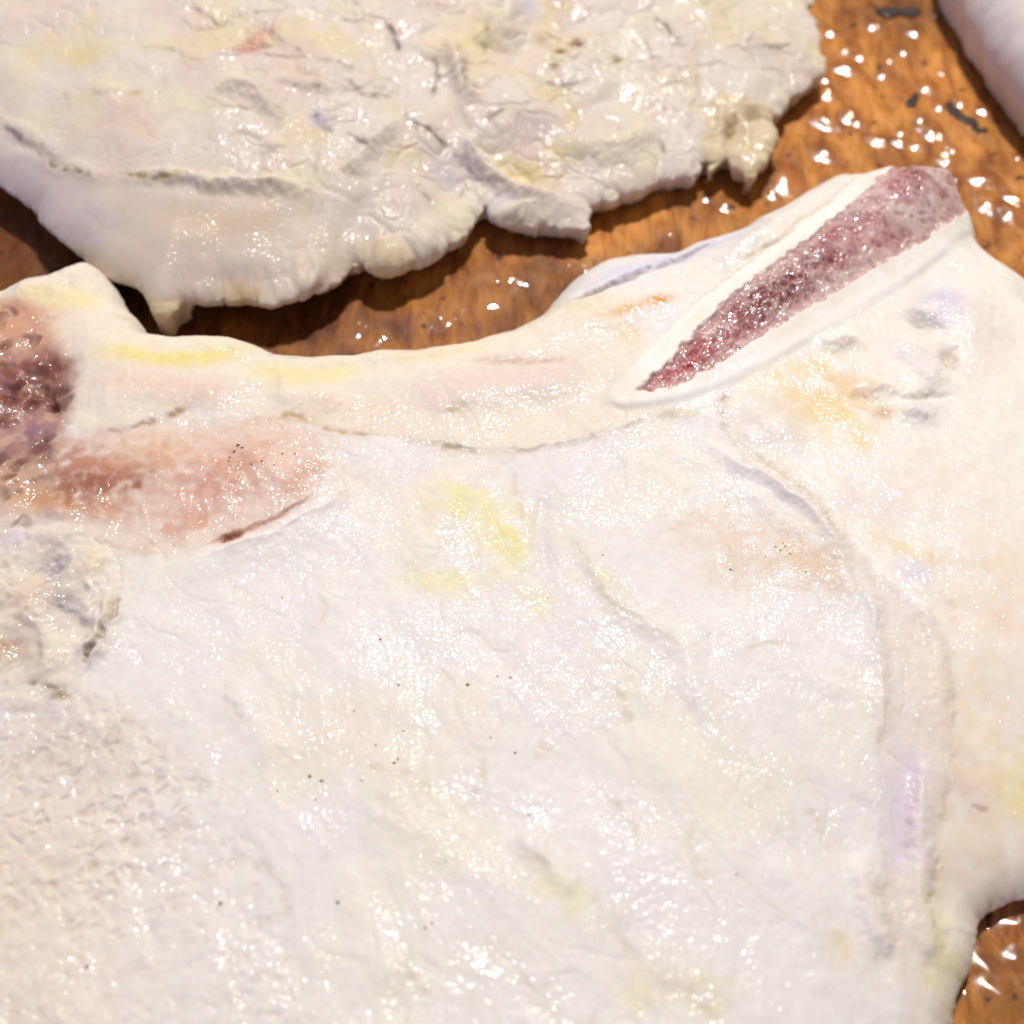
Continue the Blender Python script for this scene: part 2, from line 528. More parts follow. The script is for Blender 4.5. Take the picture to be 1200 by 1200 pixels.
# ------------------------------------------------------------------ the bone-in chop in front
def front_chop():
    out = [(-180, 372), (-90, 345), (0, 326), (30, 316), (62, 308), (88, 291), (112, 297), (132, 322), (150, 346), (172, 373),
           (200, 380), (240, 384), (275, 387), (300, 400), (322, 408), (360, 406), (400, 406), (450, 404), (500, 398),
           (550, 386), (600, 369), (632, 352), (665, 318), (700, 291), (740, 283), (790, 278), (840, 262), (900, 240),
           (950, 216), (990, 190), (1020, 171), (1040, 178), (1056, 184), (1078, 188), (1105, 206), (1124, 226), (1140, 246), (1155, 264),
           (1172, 279), (1205, 297), (1240, 330), (1290, 420), (1330, 560), (1345, 720), (1330, 880), (1290, 980),
           (1245, 1030, .003), (1205, 1050, .003), (1172, 1064, .003), (1146, 1090, .003), (1138, 1130, .003), (1122, 1165, .003), (1114, 1200, .003), (1100, 1260, .003),
           (1060, 1330, .005), (900, 1400), (600, 1420), (200, 1410), (-90, 1340), (-220, 1150), (-265, 900), (-255, 650), (-235, 470)]
    zt = 0.0150
    s = Sheet(out, 0.0115, -0.150, 0.135, -0.118, 0.085, 0.00024, zt, (241, 234, 229), seed=11)
    X, Y = s.X, s.Y
    mm = 1000.0
    H = zt + 0.0007 * fbm(X * 22, Y * 22, 3, 31)
    # the flesh thins towards the rib and the fat end
    dmm = s.d
    fx, fy = plan([(1180, 1090)], 0.006)[0]
    thin = np.exp(-(((X - fx) / 0.040) ** 4 + ((Y - fy) / 0.040) ** 4))
    H -= 0.0085 * np.exp(-np.clip(dmm, 0, None) / 0.020) * thin
    H -= 0.0035 * (1 - sst(0.0, 0.012, dmm)) * (1 - thin)
    H -= 0.0040 * sst(0.055, 0.125, X)
    # the rib runs up proud of the flesh to its sawn end
    (ax, ay), (bx, by) = plan([(770, 440), (1095, 215)], 0.014)
    tt = np.clip(((X - ax) * (bx - ax) + (Y - ay) * (by - ay)) / ((bx - ax) ** 2 + (by - ay) ** 2), 0, 1.15)
    rb = np.exp(-((X - ax - tt * (bx - ax)) ** 2 + (Y - ay - tt * (by - ay)) ** 2) / 0.0085 ** 2)
    sawn = np.exp(-(((X - bx) / 0.013) ** 4 + ((Y - by) / 0.013) ** 4))
    H += (0.0012 + 0.0050 * tt) * rb
    H = np.maximum(H, 0.0034)
    s.H = H.astype(F)

    # --- zones
    Z = {}
    pit = s.zone([(-220, 560), (-60, 640), (20, 650), (90, 640), (138, 690), (100, 790), (160, 850), (240, 930), (300, 1010), (330, 1120), (340, 1260), (200, 1410), (-240, 1300), (-280, 900)], 40)
    left_fat = s.zone([(-260, 560), (0, 590), (60, 610), (120, 625), (142, 680), (132, 720), (100, 790), (70, 812), (0, 808), (-280, 800)], 26)
    pinkm = s.zone([(60, 520), (140, 505), (230, 495), (330, 492), (375, 520), (372, 570), (330, 605), (270, 632), (200, 650), (130, 640), (60, 600)], 13)
    dark = s.zone([(-230, 390), (-60, 350), (10, 350), (50, 370), (70, 410), (82, 460), (70, 505), (50, 550), (60, 600), (0, 625), (-60, 620), (-240, 600)], 15)
    rimz = s.zone([(0, 326), (90, 290), (172, 373), (300, 400), (420, 404), (560, 384), (640, 350), (760, 400), (722, 462), (830, 480), (760, 492), (650, 520), (540, 526), (450, 512),
                   (380, 500), (230, 480), (90, 505), (60, 420), (-100, 380)], 5)
    capz = s.zone([(722, 468), (900, 418), (1040, 335), (1140, 250), (1300, 300), (1500, 700), (1400, 1100), (1190, 1080), (1130, 1090), (1090, 1080), (1095, 1000), (1110, 930), (1112, 760), (1060, 700), (1010, 650), (960, 600), (880, 545), (848, 500), (800, 478)], 5)
    band = s.zone([(850, 500), (880, 545), (960, 600), (1010, 650), (1060, 700), (1112, 760), (1110, 930), (1095, 1000), (1090, 1090), (1110, 1210), (1050, 1260), (1060, 1100), (1032, 1000), (1036, 860), (1028, 760), (1000, 680), (950, 605), (880, 552)], 5)
    _wx, _wy = s.wx, s.wy
    s.wx = X + 0.3 * (_wx - X); s.wy = Y + 0.3 * (_wy - Y)
    shell = s.zone([(722, 463), (745, 438), (780, 400), (840, 346), (900, 302), (960, 256), (1020, 206), (1052, 182), (1080, 176), (1120, 200), (1150, 250), (1130, 265), (1090, 299), (1030, 339), (960, 381), (900, 416), (850, 440), (790, 461), (738, 469)], 3.5, grow=10)
    s.wx = s.wx + 0.0011 * fbm(X * 420, Y * 420, 3, 33); s.wy = s.wy + 0.0011 * fbm(X * 420, Y * 420, 3, 34)
    marrow = s.zone([(748, 458), (760, 447), (790, 419), (830, 373), (880, 330), (950, 279), (1010, 229), (1046, 197), (1054, 176), (1100, 186), (1136, 216), (1140, 240), (1096, 270), (1050, 300), (980, 341), (920, 376), (860, 415), (800, 450), (768, 458)], 4)
    s.wx, s.wy = _wx, _wy
    side = s.zone([(632, 362), (700, 330), (800, 300), (850, 318), (770, 395), (842, 342), (940, 264), (1035, 192), (1030, 160), (900, 220), (700, 270), (620, 340)], 4)

    # --- relief of the flesh
    a = math.radians(-62)
    u, v = X * math.cos(a) + Y * math.sin(a), -X * math.sin(a) + Y * math.cos(a)
    wu = u + 0.004 * fbm(X * 90, Y * 90, 2, 43); wv = v + 0.004 * fbm(X * 90, Y * 90, 2, 44)
    lumps = fbm(wu * 50, wv * 110, 3, 45, 0.42)
    s.R += F(0.0005) * lumps
    rid = np.abs(pn(wu * 55, wv * 120, 46)); rid2 = np.abs(pn(wu * 130, wv * 260, 47))
    veil = sst(0.02, 0.25, pn(X * 45, Y * 45, 48) + 0.12)
    cre = np.exp(-(rid / 0.035) ** 2) * veil
    cre2 = np.exp(-(rid2 / 0.045) ** 2) * sst(0.0, 0.3, pn(X * 60, Y * 60, 49))
    flesh = np.clip(1 - rimz - capz * 0.8 - shell - side * 0.8 - dark - left_fat, 0, 1)
    s.R -= 0.00009 * cre * flesh
    s.R += (F(0.00009) * fbm(wu * 210, wv * 330, 3, 58, 0.5) + F(0.00005) * fbm(X * 420, Y * 420, 2, 59)) * (0.4 + 0.6 * flesh)
    s.tint(s.all(cre * 0.13 * flesh), (214, 204, 176))
    # broad tint drift: cool white, cream, faint green-yellow
    t1 = sst(0.05, 0.5, fbm(X * 35, Y * 35, 3, 51)); t2 = sst(0.05, 0.5, fbm(X * 42, Y * 42, 3, 52)); t3 = sst(0.1, 0.55, fbm(X * 30, Y * 30, 3, 53))
    s.tint(s.all(t1), (240, 229, 214), 0.5); s.tint(s.all(t2), (236, 228, 228), 0.6); s.tint(s.all(t3), (240, 234, 214), 0.4)
    # fine knobbly grain
    gr = fbm(X * 900, Y * 900, 3, 54, 0.6)
    s.R += F(0.000035) * gr * (1 + 0.6 * pit) * (1 - 0.6 * capz)
    # muscle fibre bundles
    w1, w2, _ = worley(wu * 420, wv * 640, 55)
    s.R += F(0.00004) * np.clip(w2 - w1, 0, 0.6) * flesh

    # --- porous lower left
    p1, p2, pid = worley(X * 430 + 0.8 * fbm(X * 300, Y * 300, 2, 60), Y * 430 + 0.8 * fbm(X * 300, Y * 300, 2, 61), 62)
    hole = sst(0.55, 0.05, p1) * (pid > 0.35)
    q1, q2, qid = worley(X * 210 + 0.6 * fbm(X * 160, Y * 160, 2, 63), Y * 210, 64)
    hole2 = sst(0.5, 0.05, q1) * (qid > 0.55)
    pp = pit * (0.35 + 0.65 * sst(-0.25, 0.35, fbm(X * 28, Y * 28, 2, 65)))
    s.R -= (0.00032 * hole + 0.0003 * hole2) * pp
    s.R += F(0.0003) * fbm(X * 260, Y * 260, 3, 66) * pp
    s.tint(s.all(pit), (238, 229, 221), 0.55)
    s.tint(s.all(np.clip(hole * 0.26 + hole2 * 0.26, 0, 1) * pp), (204, 178, 152))
    s.tint(s.blob((-10, 1130), 110, 160), (238, 222, 194), 0.5, 0.6)
    s.tint(s.blob((30, 990), 90, 70), (232, 210, 190), 0.35, 0.6)
    s.tint(s.blob((70, 880), 90, 45), (212, 194, 182), 0.5, 0.8)

    # --- strip of meat along the rib edge
    s.tint(s.all(rimz), (240, 226, 206), 0.8)
    for pts, w, c, k in [([(10, 345), (70, 350), (130, 350)], 22, (240, 224, 160), .7), ([(90, 408), (170, 416), (230, 420), (310, 412)], 15, (240, 220, 124), .8),
                         ([(280, 430), (350, 440), (440, 430)], 18, (241, 226, 150), .65), ([(430, 428), (520, 416), (590, 400)], 12, (242, 220, 170), .55),
                         ([(90, 440), (200, 455), (300, 465)], 20, (230, 200, 184), .75), ([(440, 470), (560, 452), (660, 440), (700, 440)], 26, (232, 208, 200), .7),
                         ([(330, 470), (420, 480), (500, 480)], 18, (238, 216, 192), .6), ([(560, 428), (620, 422), (680, 424)], 4, (208, 170, 146), .6),
                         ([(90, 390), (200, 396), (300, 412)], 14, (240, 226, 204), .6)]:
        s.tint(s.line(pts, w), c, k, 0.4)
    for pts, w, h in [([(120, 385), (240, 400), (330, 420), (420, 420), (520, 410), (600, 385)], 20, 7), ([(90, 465), (200, 460), (300, 470)], 26, 6),
                      ([(480, 470), (600, 455), (700, 445)], 28, 6), ([(0, 345), (60, 332), (100, 318)], 22, 8), ([(310, 470), (360, 465), (430, 480)], 20, 5)]:
        s.push(s.line(pts, w), h)
    for pts, w, dp, c, k in [([(88, 507), (150, 504), (190, 492), (214, 482), (236, 474)], 4, 7, (178, 128, 66), .8), ([(268, 492), (320, 492), (345, 486), (385, 504), (430, 508), (452, 510)], 3.5, 6, (186, 142, 62), .75),
                             ([(430, 508), (500, 518), (540, 527), (600, 528), (680, 518), (740, 498), (800, 486)], 4, 5, (190, 172, 152), .6),
                             ([(518, 489), (532, 480), (552, 473)], 4, 7, (206, 176, 120), .7), ([(505, 516), (530, 526), (542, 528)], 3, 4, (196, 176, 140), .5),
                             ([(120, 365), (160, 380), (230, 388)], 3, 4, (214, 196, 170), .4), ([(540, 424), (600, 420), (660, 420)], 3, 3, (206, 168, 150), .5),
                             ([(760, 495), (800, 482), (850, 476), (900, 478)], 5, 5, (194, 180, 150), .6), ([(330, 420), (325, 450), (345, 480)], 3, 3, (214, 200, 180), .4)]:
        s.crease(pts, w, dp, c, k)

    # --- pink muscle
    s.tint(s.all(pinkm), (232, 208, 190), 0.75)
    for c, rx, ry, rgb, k in [((300, 545), 75, 45, (220, 172, 150), .8), ((250, 565), 45, 28, (208, 146, 126), .7), ((230, 600), 40, 22, (220, 160, 140), .6), ((140, 562), 45, 26, (176, 104, 70), .75),
                              ((105, 565), 22, 20, (150, 78, 48), .8), ((160, 570), 14, 8, (150, 74, 52), .7), ((90, 545), 50, 36, (180, 122, 106), .8), ((70, 575), 50, 26, (160, 100, 76), .8), ((120, 600), 46, 16, (200, 148, 120), .7), ((190, 525), 50, 20, (222, 184, 152), .8), ((335, 535), 50, 40, (236, 208, 192), .75), ((240, 628), 50, 12, (236, 214, 198), .7)]:
        s.tint(s.blob(c, rx, ry), rgb, k * 0.95, 0.8, 450)
    s.R += F(0.00028) * fbm(X * 150, Y * 190, 3, 68) * pinkm
    s.tint(s.all(pinkm * sst(0.05, 0.5, fbm(X * 120, Y * 160, 3, 69))), (206, 150, 118), 0.55)
    s.push(s.blob((290, 550), 85, 45, -15), 8); s.push(s.blob((150, 545), 45, 30), 6)
    s.crease([(230, 642), (262, 632), (300, 616), (340, 596), (375, 576)], 2.6, 9, (190, 130, 110), .75, solid=True)
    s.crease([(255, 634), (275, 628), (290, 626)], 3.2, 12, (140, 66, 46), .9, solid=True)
    s.push(s.line([(222, 660), (300, 634), (380, 596), (420, 560)], 16, 'lip'), 7)
    s.crease([(60, 610), (130, 640), (190, 640), (225, 640)], 4, 5, (206, 176, 150), .5)
    s.crease([(270, 612), (278, 606), (282, 600)], 2.5, 4, (160, 96, 78), .7)
    s.tint(s.zone_line if False else s.line([(120, 640), (200, 648), (250, 640)], 14), (238, 222, 204), .5)

    # --- spongy dark bone on the left
    s.tint(s.all(dark), (212, 168, 142), 0.95)
    for c, rx, ry, rgb, k in [((20, 445), 60, 55, (150, 92, 82), .95), ((40, 440), 26, 24, (98, 48, 46), .9), ((62, 468), 16, 18, (74, 34, 30), .95), ((10, 460), 40, 26, (126, 74, 66), .8), ((25, 505), 40, 24, (150, 118, 136), .85),
                              ((42, 535), 16, 34, (104, 58, 52), .9), ((15, 530), 30, 30, (140, 96, 100), .7), ((60, 430), 18, 24, (110, 56, 50), .8), ((20, 380), 50, 34, (216, 160, 130), .8), ((50, 590), 50, 18, (196, 134, 82), .8), ((20, 560), 40, 24, (214, 178, 150), .7), ((-60, 470), 70, 60, (140, 86, 78), .9), ((-130, 480), 60, 60, (170, 112, 96), .8)]:
        s.tint(s.blob(c, rx, ry), rgb, k, 0.6, 220)
    d1, d2, di = worley(X * 220 + 0.5 * fbm(X * 260, Y * 260, 2, 70), Y * 220 + 0.5 * fbm(X * 260, Y * 260, 2, 73), 71)
    dp = sst(0.55, 0.05, d1) * dark * (di > 0.5)
    s.R -= F(0.0009) * dp
    s.tint(s.all(dp), (98, 48, 40), 0.6)
    s.R += F(0.0009) * fbm(X * 130, Y * 130, 2, 72, 0.45) * dark
    s.tint(s.all(dark * sst(0.1, 0.5, fbm(X * 170, Y * 170, 3, 74))), (222, 184, 160), 0.5)
    s.tint(s.all(dark * sst(0.15, 0.5, fbm(X * 150, Y * 150, 3, 76))), (168, 134, 140), 0.35)
    s.push(s.blob((45, 470), 46, 60), -12); s.push(s.blob((60, 600), 30, 14), 6); s.push(s.blob((15, 575), 24, 20), 7)
    s.push(s.blob((62, 466), 14, 16), -7); s.push(s.blob((38, 436), 12, 10), -6)

    # --- rough fatty corner below it
    s.tint(s.all(left_fat), (236, 222, 206), 0.8)
    s.R += F(0.0011) * fbm(X * 130, Y * 150, 3, 75) * left_fat
    for c, rx, ry, rgb, k, h in [((65, 665), 16, 16, (150, 140, 152), .8, -5), ((75, 700), 30, 16, (180, 168, 170), .7, -4), ((20, 630), 22, 16, (216, 204, 216), .7, 5), ((60, 630), 22, 14, (220, 196, 190), .6, 6),
                                 ((30, 700), 26, 22, (226, 200, 176), .7, 5), ((5, 760), 22, 18, (196, 150, 110), .7, -4), ((20, 775), 26, 12, (186, 176, 164), .6, -3), ((60, 770), 18, 22, (226, 214, 186), .6, 6),
                                 ((110, 660), 16, 20, (238, 220, 184), .6, 6), ((-60, 700), 60, 60, (224, 198, 176), .6, 4), ((100, 700), 14, 22, (236, 228, 212), .6, 6), ((15, 820), 30, 10, (232, 220, 206), .5, 4)]:
        s.tint(s.blob(c, rx, ry), rgb, k, 0.6); s.push(s.blob(c, rx, ry), h)
    s.crease([(142, 690), (135, 715), (118, 742), (106, 765), (98, 788)], 3.4, 20, (176, 156, 140), .6)
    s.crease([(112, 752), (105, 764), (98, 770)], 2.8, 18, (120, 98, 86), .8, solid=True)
    s.push(s.line([(146, 685), (140, 715), (122, 745), (104, 775), (92, 800)], 10), 2)
    s.push(s.line([(128, 690), (122, 720), (104, 750), (88, 780)], 8), 9)
    s.tint(s.line([(136, 690), (126, 722), (110, 752)], 4), (210, 194, 156), .4)
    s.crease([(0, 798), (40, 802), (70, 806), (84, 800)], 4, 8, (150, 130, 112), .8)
    s.tint(s.blob((72, 814), 12, 6), (150, 122, 78), .8)
    s.crease([(10, 720), (40, 740), (50, 790)], 4, 6, (180, 160, 146), .6)
    s.crease([(52, 700), (90, 720), (104, 738)], 4, 6, (150, 142, 150), .7)

    # --- the big eye: yellow stains, tan bruise, flowing folds
    for c, rx, ry, ang, rgb, k in [((545, 592), 48, 26, 15, (240, 228, 140), .85), ((598, 632), 34, 44, -10, (238, 224, 120), .9), ((510, 680), 40, 18, 10, (242, 232, 158), .75), ((630, 706), 18, 22, -35, (240, 226, 160), .65),
                                   ((480, 630), 40, 30, 0, (244, 238, 190), .5), ((900, 640), 85, 34, 10, (226, 194, 160), .8), ((960, 668), 36, 32, 20, (222, 184, 142), .75), ((858, 672), 34, 20, 0, (224, 192, 162), .7), ((830, 610), 50, 26, -20, (234, 212, 188), .7),
                                   ((712, 680), 20, 10, 50, (240, 228, 160), .7), ((662, 1048), 40, 24, 30, (236, 230, 168), .7), ((780, 560), 80, 30, -10, (242, 232, 208), .6), ((820, 1165), 26, 18, 0, (228, 220, 150), .7), ((752, 1162), 26, 22, 30, (234, 226, 164), .6),
                                   ((640, 650), 20, 40, 0, (222, 214, 226), .7), ((690, 560), 70, 36, 0, (230, 224, 228), .6), ((340, 905), 50, 30, 0, (236, 224, 190), .5), ((400, 860), 50, 34, 0, (232, 216, 196), .5), ((985, 1110), 16, 16, 0, (226, 212, 150), .7),
                                   ((320, 770), 40, 24, 0, (240, 234, 200), .5), ((556, 652), 6, 6, 0, (200, 190, 110), .7), ((700, 830), 60, 50, 0, (228, 222, 224), .4), ((880, 820), 70, 50, 0, (228, 222, 222), .5), ((870, 940), 60, 40, 0, (240, 232, 204), .5)]:
        s.tint(s.blob(c, rx, ry, ang, 1.0), tuple(0.62 * np.array(rgb) + 0.38 * np.array((240, 233, 224))), k * 0.9, 0.8, 260)
    for pts, w, h in [([(660, 610), (690, 660), (740, 720), (800, 760), (820, 820), (870, 900)], 14, 6), ([(580, 540), (540, 560), (500, 640), (460, 660)], 18, 5), ([(640, 560), (634, 620), (640, 690)], 10, -5),
                      ([(740, 840), (780, 900), (830, 980), (900, 1060)], 20, 5), ([(480, 860), (470, 940), (540, 1010), (620, 1090)], 22, 5), ([(610, 960), (640, 1010), (690, 1040)], 14, 5), ([(880, 1000), (940, 1050), (960, 1140)], 18, 5),
                      ([(270, 790), (300, 850), (350, 900)], 16, 4), ([(400, 1000), (430, 1100), (470, 1180)], 20, 4), ([(840, 560), (910, 600), (980, 660), (1010, 720)], 16, 5), ([(150, 700), (230, 660), (330, 640), (420, 590)], 26, 5)]:
        s.push(s.line(pts, w), h * 0.6)
    for pts, w, dp, k in [([(648, 600), (680, 650), (712, 700), (770, 740), (800, 765)], 4, 7, .5), ([(600, 985), (630, 1012), (650, 1022)], 5, 7, .5), ([(700, 930), (740, 960), (750, 1000)], 4, 5, .45), ([(565, 870), (560, 920), (548, 945)], 4, 6, .4),
                          ([(632, 900), (640, 880), (626, 868)], 6, 6, .45), ([(725, 800), (728, 830), (740, 850)], 5, 7, .5), ([(255, 800), (270, 830), (285, 845)], 4, 6, .45), ([(870, 770), (890, 752), (950, 758)], 3, 5, .4), ([(470, 1090), (480, 1140), (510, 1180)], 4, 5, .4),
                          ([(400, 870), (430, 900), (490, 915), (510, 940)], 4, 5, .4), ([(510, 780), (530, 800), (545, 812)], 3, 4, .4), ([(600, 540), (606, 580), (620, 620)], 4, 4, .35), ([(1030, 720), (1040, 790), (1036, 860), (1030, 900)], 5, 5, .45),
                          ([(810, 940), (816, 1010), (830, 1070)], 4, 4, .4), ([(780, 1130), (820, 1180), (850, 1200)], 5, 6, .45), ([(940, 940), (960, 970), (985, 1000)], 4, 4, .35), ([(690, 1040), (740, 1120), (800, 1180)], 6, 5, .35), ([(200, 920), (230, 915), (250, 920)], 4, 6, .4),
                          ([(360, 740), (380, 720), (375, 690)], 3, 4, .35), ([(300, 1000), (330, 1040), (340, 1090)], 4, 4, .4), ([(600, 1130), (640, 1180), (700, 1230)], 5, 4, .3)]:
        s.crease(pts, w, dp * 0.6, (210, 196, 166), k)

    # --- membrane band, then the fat at the right
    s.tint(s.all(band), (234, 222, 214), 0.7)
    s.tint(s.all(capz), (246, 238, 228), 0.85)
    s.R *= (1 - 0.45 * capz)
    s.R += F(0.0004) * fbm(X * 80, Y * 80, 3, 80, 0.4) * capz
    for c, rx, ry, ang, rgb, k in [((960, 475), 62, 40, 0, (238, 208, 148), .85), ((985, 450), 36, 24, 0, (232, 198, 150), .7), ((1000, 510), 26, 22, 0, (240, 212, 140), .6), ((900, 500), 40, 40, 0, (230, 220, 214), .8), ((1110, 360), 34, 30, 0, (208, 198, 222), .8),  # last blob: lilac of the cool window light, painted on
                                   ((1080, 376), 16, 12, 0, (150, 140, 146), .8), ((1080, 420), 50, 26, 0, (226, 214, 216), .7), ((1115, 420), 12, 16, 0, (214, 186, 160), .6), ((1160, 400), 50, 70, 0, (240, 228, 210), .6), ((1150, 900), 60, 160, 0, (242, 220, 190), .7),
                                   ((1190, 930), 30, 34, 0, (242, 226, 160), .7), ((1180, 700), 40, 90, 0, (244, 222, 194), .7), ((1060, 640), 40, 16, 25, (238, 214, 160), .6), ((1130, 930), 30, 18, 30, (222, 196, 186), .6), ((1070, 670), 20, 16, 0, (222, 214, 232), .7),
                                   ((1020, 590), 70, 26, 10, (236, 222, 216), .7), ((1090, 560), 70, 40, 0, (238, 224, 212), .5), ((1105, 1130), 24, 50, 0, (240, 228, 176), .7), ((1150, 1010), 50, 40, 0, (236, 218, 198), .7), ((1085, 480), 26, 16, 0, (224, 214, 212), .7),
                                   ((940, 430), 70, 14, -25, (236, 214, 150), .6), ((1030, 480), 20, 10, 0, (206, 170, 120), .7)]:
        s.tint(s.blob(c, rx, ry, ang), rgb, k * 0.9, 0.8, 260)
    for c, rx, ry, h in [((1090, 440), 20, 24, 9), ((1075, 485), 22, 14, 9), ((1030, 455), 20, 12, 7), ((1078, 376), 14, 11, -7), ((1115, 420), 10, 20, -7), ((900, 500), 34, 40, 6), ((1140, 370), 36, 50, 8), ((985, 400), 22, 10, 8), ((1012, 465), 14, 10, -5), ((1100, 385), 10, 14, -5), ((1080, 465), 30, 5, -6)]:
        s.push(s.blob(c, rx, ry), h)
    s.crease([(862, 450), (848, 470), (850, 495), (866, 525)], 5, 8, (194, 178, 166), .6)
    s.crease([(846, 505), (880, 535), (925, 562), (960, 590), (985, 625), (1005, 660)], 5, 8, (206, 190, 156), .55)
    s.push(s.line([(800, 500), (860, 540), (930, 580), (970, 620), (1000, 680)], 12), 7)
    s.push(s.line([(1005, 640), (1024, 720), (1034, 800), (1032, 880)], 9), 3)
    s.push(s.line([(1060, 690), (1090, 730), (1104, 790), (1106, 900)], 9), 3)
    s.crease([(1112, 750), (1118, 840), (1114, 930), (1098, 985)], 5, 4, (232, 210, 190), .5)
    s.push(s.line([(1080, 870), (1076, 940), (1078, 1020), (1086, 1100), (1096, 1140)], 14), 6)
    s.crease([(1078, 868), (1070, 905), (1062, 945), (1052, 990), (1048, 1030)], 12, 15, (226, 216, 236), .7, solid=True)  # cool window light painted into the groove as lilac
    s.crease([(1078, 880), (1071, 930), (1060, 985), (1054, 1010)], 5, 6, (214, 178, 170), .3, solid=True)
    s.crease([(1046, 1000), (1040, 1060), (1050, 1095), (1060, 1110)], 7, 7, (228, 206, 200), .5, solid=True)
    s.crease([(1100, 985), (1096, 1030), (1094, 1070), (1100, 1100)], 4, 6, (232, 206, 160), .6)
    s.push(s.line([(1020, 980), (1012, 1040), (1024, 1090), (1050, 1130)], 14), 7)
    s.crease([(1085, 600), (1110, 690), (1130, 760)], 6, 3, (238, 214, 196), .5)
    s.crease([(1130, 940), (1144, 952), (1160, 948)], 4, 5, (206, 170, 158), .6)

    # --- rib: side sheet, pale cortex, marrow
    s.tint(s.all(side), (238, 230, 218), 0.85)
    s.tint(s.line([(650, 352), (740, 312), (840, 285), (900, 258)], 18), (224, 220, 236), .75)
    s.push(s.line([(640, 364), (720, 330), (800, 300), (870, 270)], 5), -8)
    s.tint(s.line([(640, 362), (720, 330), (800, 302), (870, 272)], 4), (186, 170, 160), .6)
    s.push(s.line([(830, 318), (900, 270), (970, 222), (1028, 182)], 18), 9)
    s.crease([(838, 322), (900, 290), (945, 258), (1000, 218), (1034, 192)], 4, 9, (208, 188, 160), .7)
    s.tint(s.blob((1010, 190), 26, 14, -35), (226, 220, 186), .7)
    s.crease([(770, 398), (840, 334), (905, 286), (965, 240), (1022, 196), (1044, 182)], 3, 9, (214, 196, 172), .6, solid=True)
    for c, rx, ry, ang, rgb, k in [((732, 366), 30, 12, -10, (232, 180, 104), .75), ((772, 354), 20, 9, -15, (228, 150, 50), .9), ((700, 352), 40, 18, 0, (242, 220, 170), .6), ((742, 392), 20, 14, 0, (240, 214, 160), .5)]:
        s.tint(s.blob(c, rx, ry, ang), rgb, k, 0.7)
    s.push(s.line([(660, 385), (740, 370), (800, 345)], 26), 5)
    s.tint(s.all(shell), (247, 241, 232), 0.9)
    s.tint(s.all(shell * sst(-0.1, 0.4, fbm(X * 130, Y * 130, 3, 83))), (240, 228, 212), 0.6)
    s.R = s.R * (1 - 0.7 * shell) + F(4 * PX) * blur(shell, 16)
    for pts in ([(728, 460), (776, 400), (840, 340), (905, 292), (965, 246), (1024, 200), (1050, 182)], [(738, 470), (800, 462), (860, 440), (905, 418), (965, 384), (1035, 342), (1095, 302), (1134, 270)]):
        s.tint(s.line(pts, 8), (250, 244, 236), .8)
    m1, m2, mi = worley(X * 430 + 0.6 * fbm(X * 300, Y * 300, 2, 84), Y * 430 + 0.6 * fbm(X * 300, Y * 300, 2, 85), 86)
    n1, n2, ni = worley(X * 1150, Y * 1150, 87)
    s.tint(s.all(marrow), (190, 134, 134), 0.95)
    fm = fbm(X * 120, Y * 120, 3, 88)
    s.tint(s.all(marrow * sst(-0.1, 0.35, fm)), (168, 100, 102), .8)
    s.tint(s.all(marrow * sst(0.0, 0.4, -fm)), (226, 200, 190), .8)
    for c, rx, ry, ang, rgb, k in [((905, 345), 75, 34, -35, (108, 38, 42), .95), ((820, 410), 60, 24, -38, (160, 68, 70), .85), ((800, 432), 50, 14, -30, (168, 62, 68), .85), ((960, 300), 26, 22, 0, (120, 62, 66), .7), ((1070, 250), 50, 22, -35, (206, 186, 180), .8), ((1000, 322), 70, 14, -32, (224, 204, 196), .8),
                                   ((1000, 250), 40, 20, -38, (170, 132, 140), .6), ((1070, 200), 20, 14, 30, (150, 88, 76), .8), ((1030, 285), 40, 9, -32, (178, 112, 116), .7), ((1085, 205), 34, 10, 35, (120, 72, 58), .7)]:
        wm = s.blob(c, rx, ry, ang); s.tint((wm[0], wm[1] * marrow[wm[0]]), rgb, k, 0.8, 700)
    s.tint(s.all(marrow * sst(0.48, 0.05, m1) * (mi > 0.4)), (128, 58, 60), .5)
    s.tint(s.all(marrow * sst(0.22, 0.02, np.abs(fbm(X * 380, Y * 380, 3, 90)))), (226, 200, 194), .3)
    s.tint(s.all(marrow * sst(0.35, 0.1, n1) * (ni > 0.6)), (234, 214, 208), .35)
    s.R += (-4.5 * PX - 0.0003 * sst(0.5, 0.05, m1) + 0.0003 * fbm(X * 260, Y * 260, 2, 82) + 0.00008 * fbm(X * 600, Y * 600, 2, 89)) * marrow
    core = sst(0, 0.0016, s.sdf(s.pl([(764, 449), (830, 379), (950, 286), (1052, 198), (1085, 185), (1128, 232), (1050, 293), (920, 369), (800, 444)])))
    s.tint(s.all(marrow * (1 - core)), (222, 186, 178), .4)
    s.tint(s.blob((1146, 252), 18, 12, 40), (224, 160, 70), .7); s.tint(s.blob((1062, 184), 12, 8, 30), (214, 140, 70), .7)

    # --- wetness
    s.W[:] = 0.27 + 0.6 * fbm(X * 55, Y * 55, 3, 95) + 0.2 * pit
    s.W += 0.2 * capz + 0.5 * marrow + 0.2 * pinkm + 0.3 * dark - 0.3 * shell * (1 - marrow)
    # nothing here exceeds what the flesh reflects
    s.C *= F(0.86)
    s.shape((0.0052 - 0.0008 * thin - 0.0034 * sawn).astype(F), np.clip(s.H * 0.45, 0.0016, 0.0068).astype(F), 42, soft=0.45)

    root = thing('pork_chop', 'large pale bone-in pork chop with a cut rib bone of red marrow', 'pork chop', (0, 0, 0), 'pork chops on the board')
    lab = np.zeros(X.shape, np.int8)                  # 0 is the big eye of loin
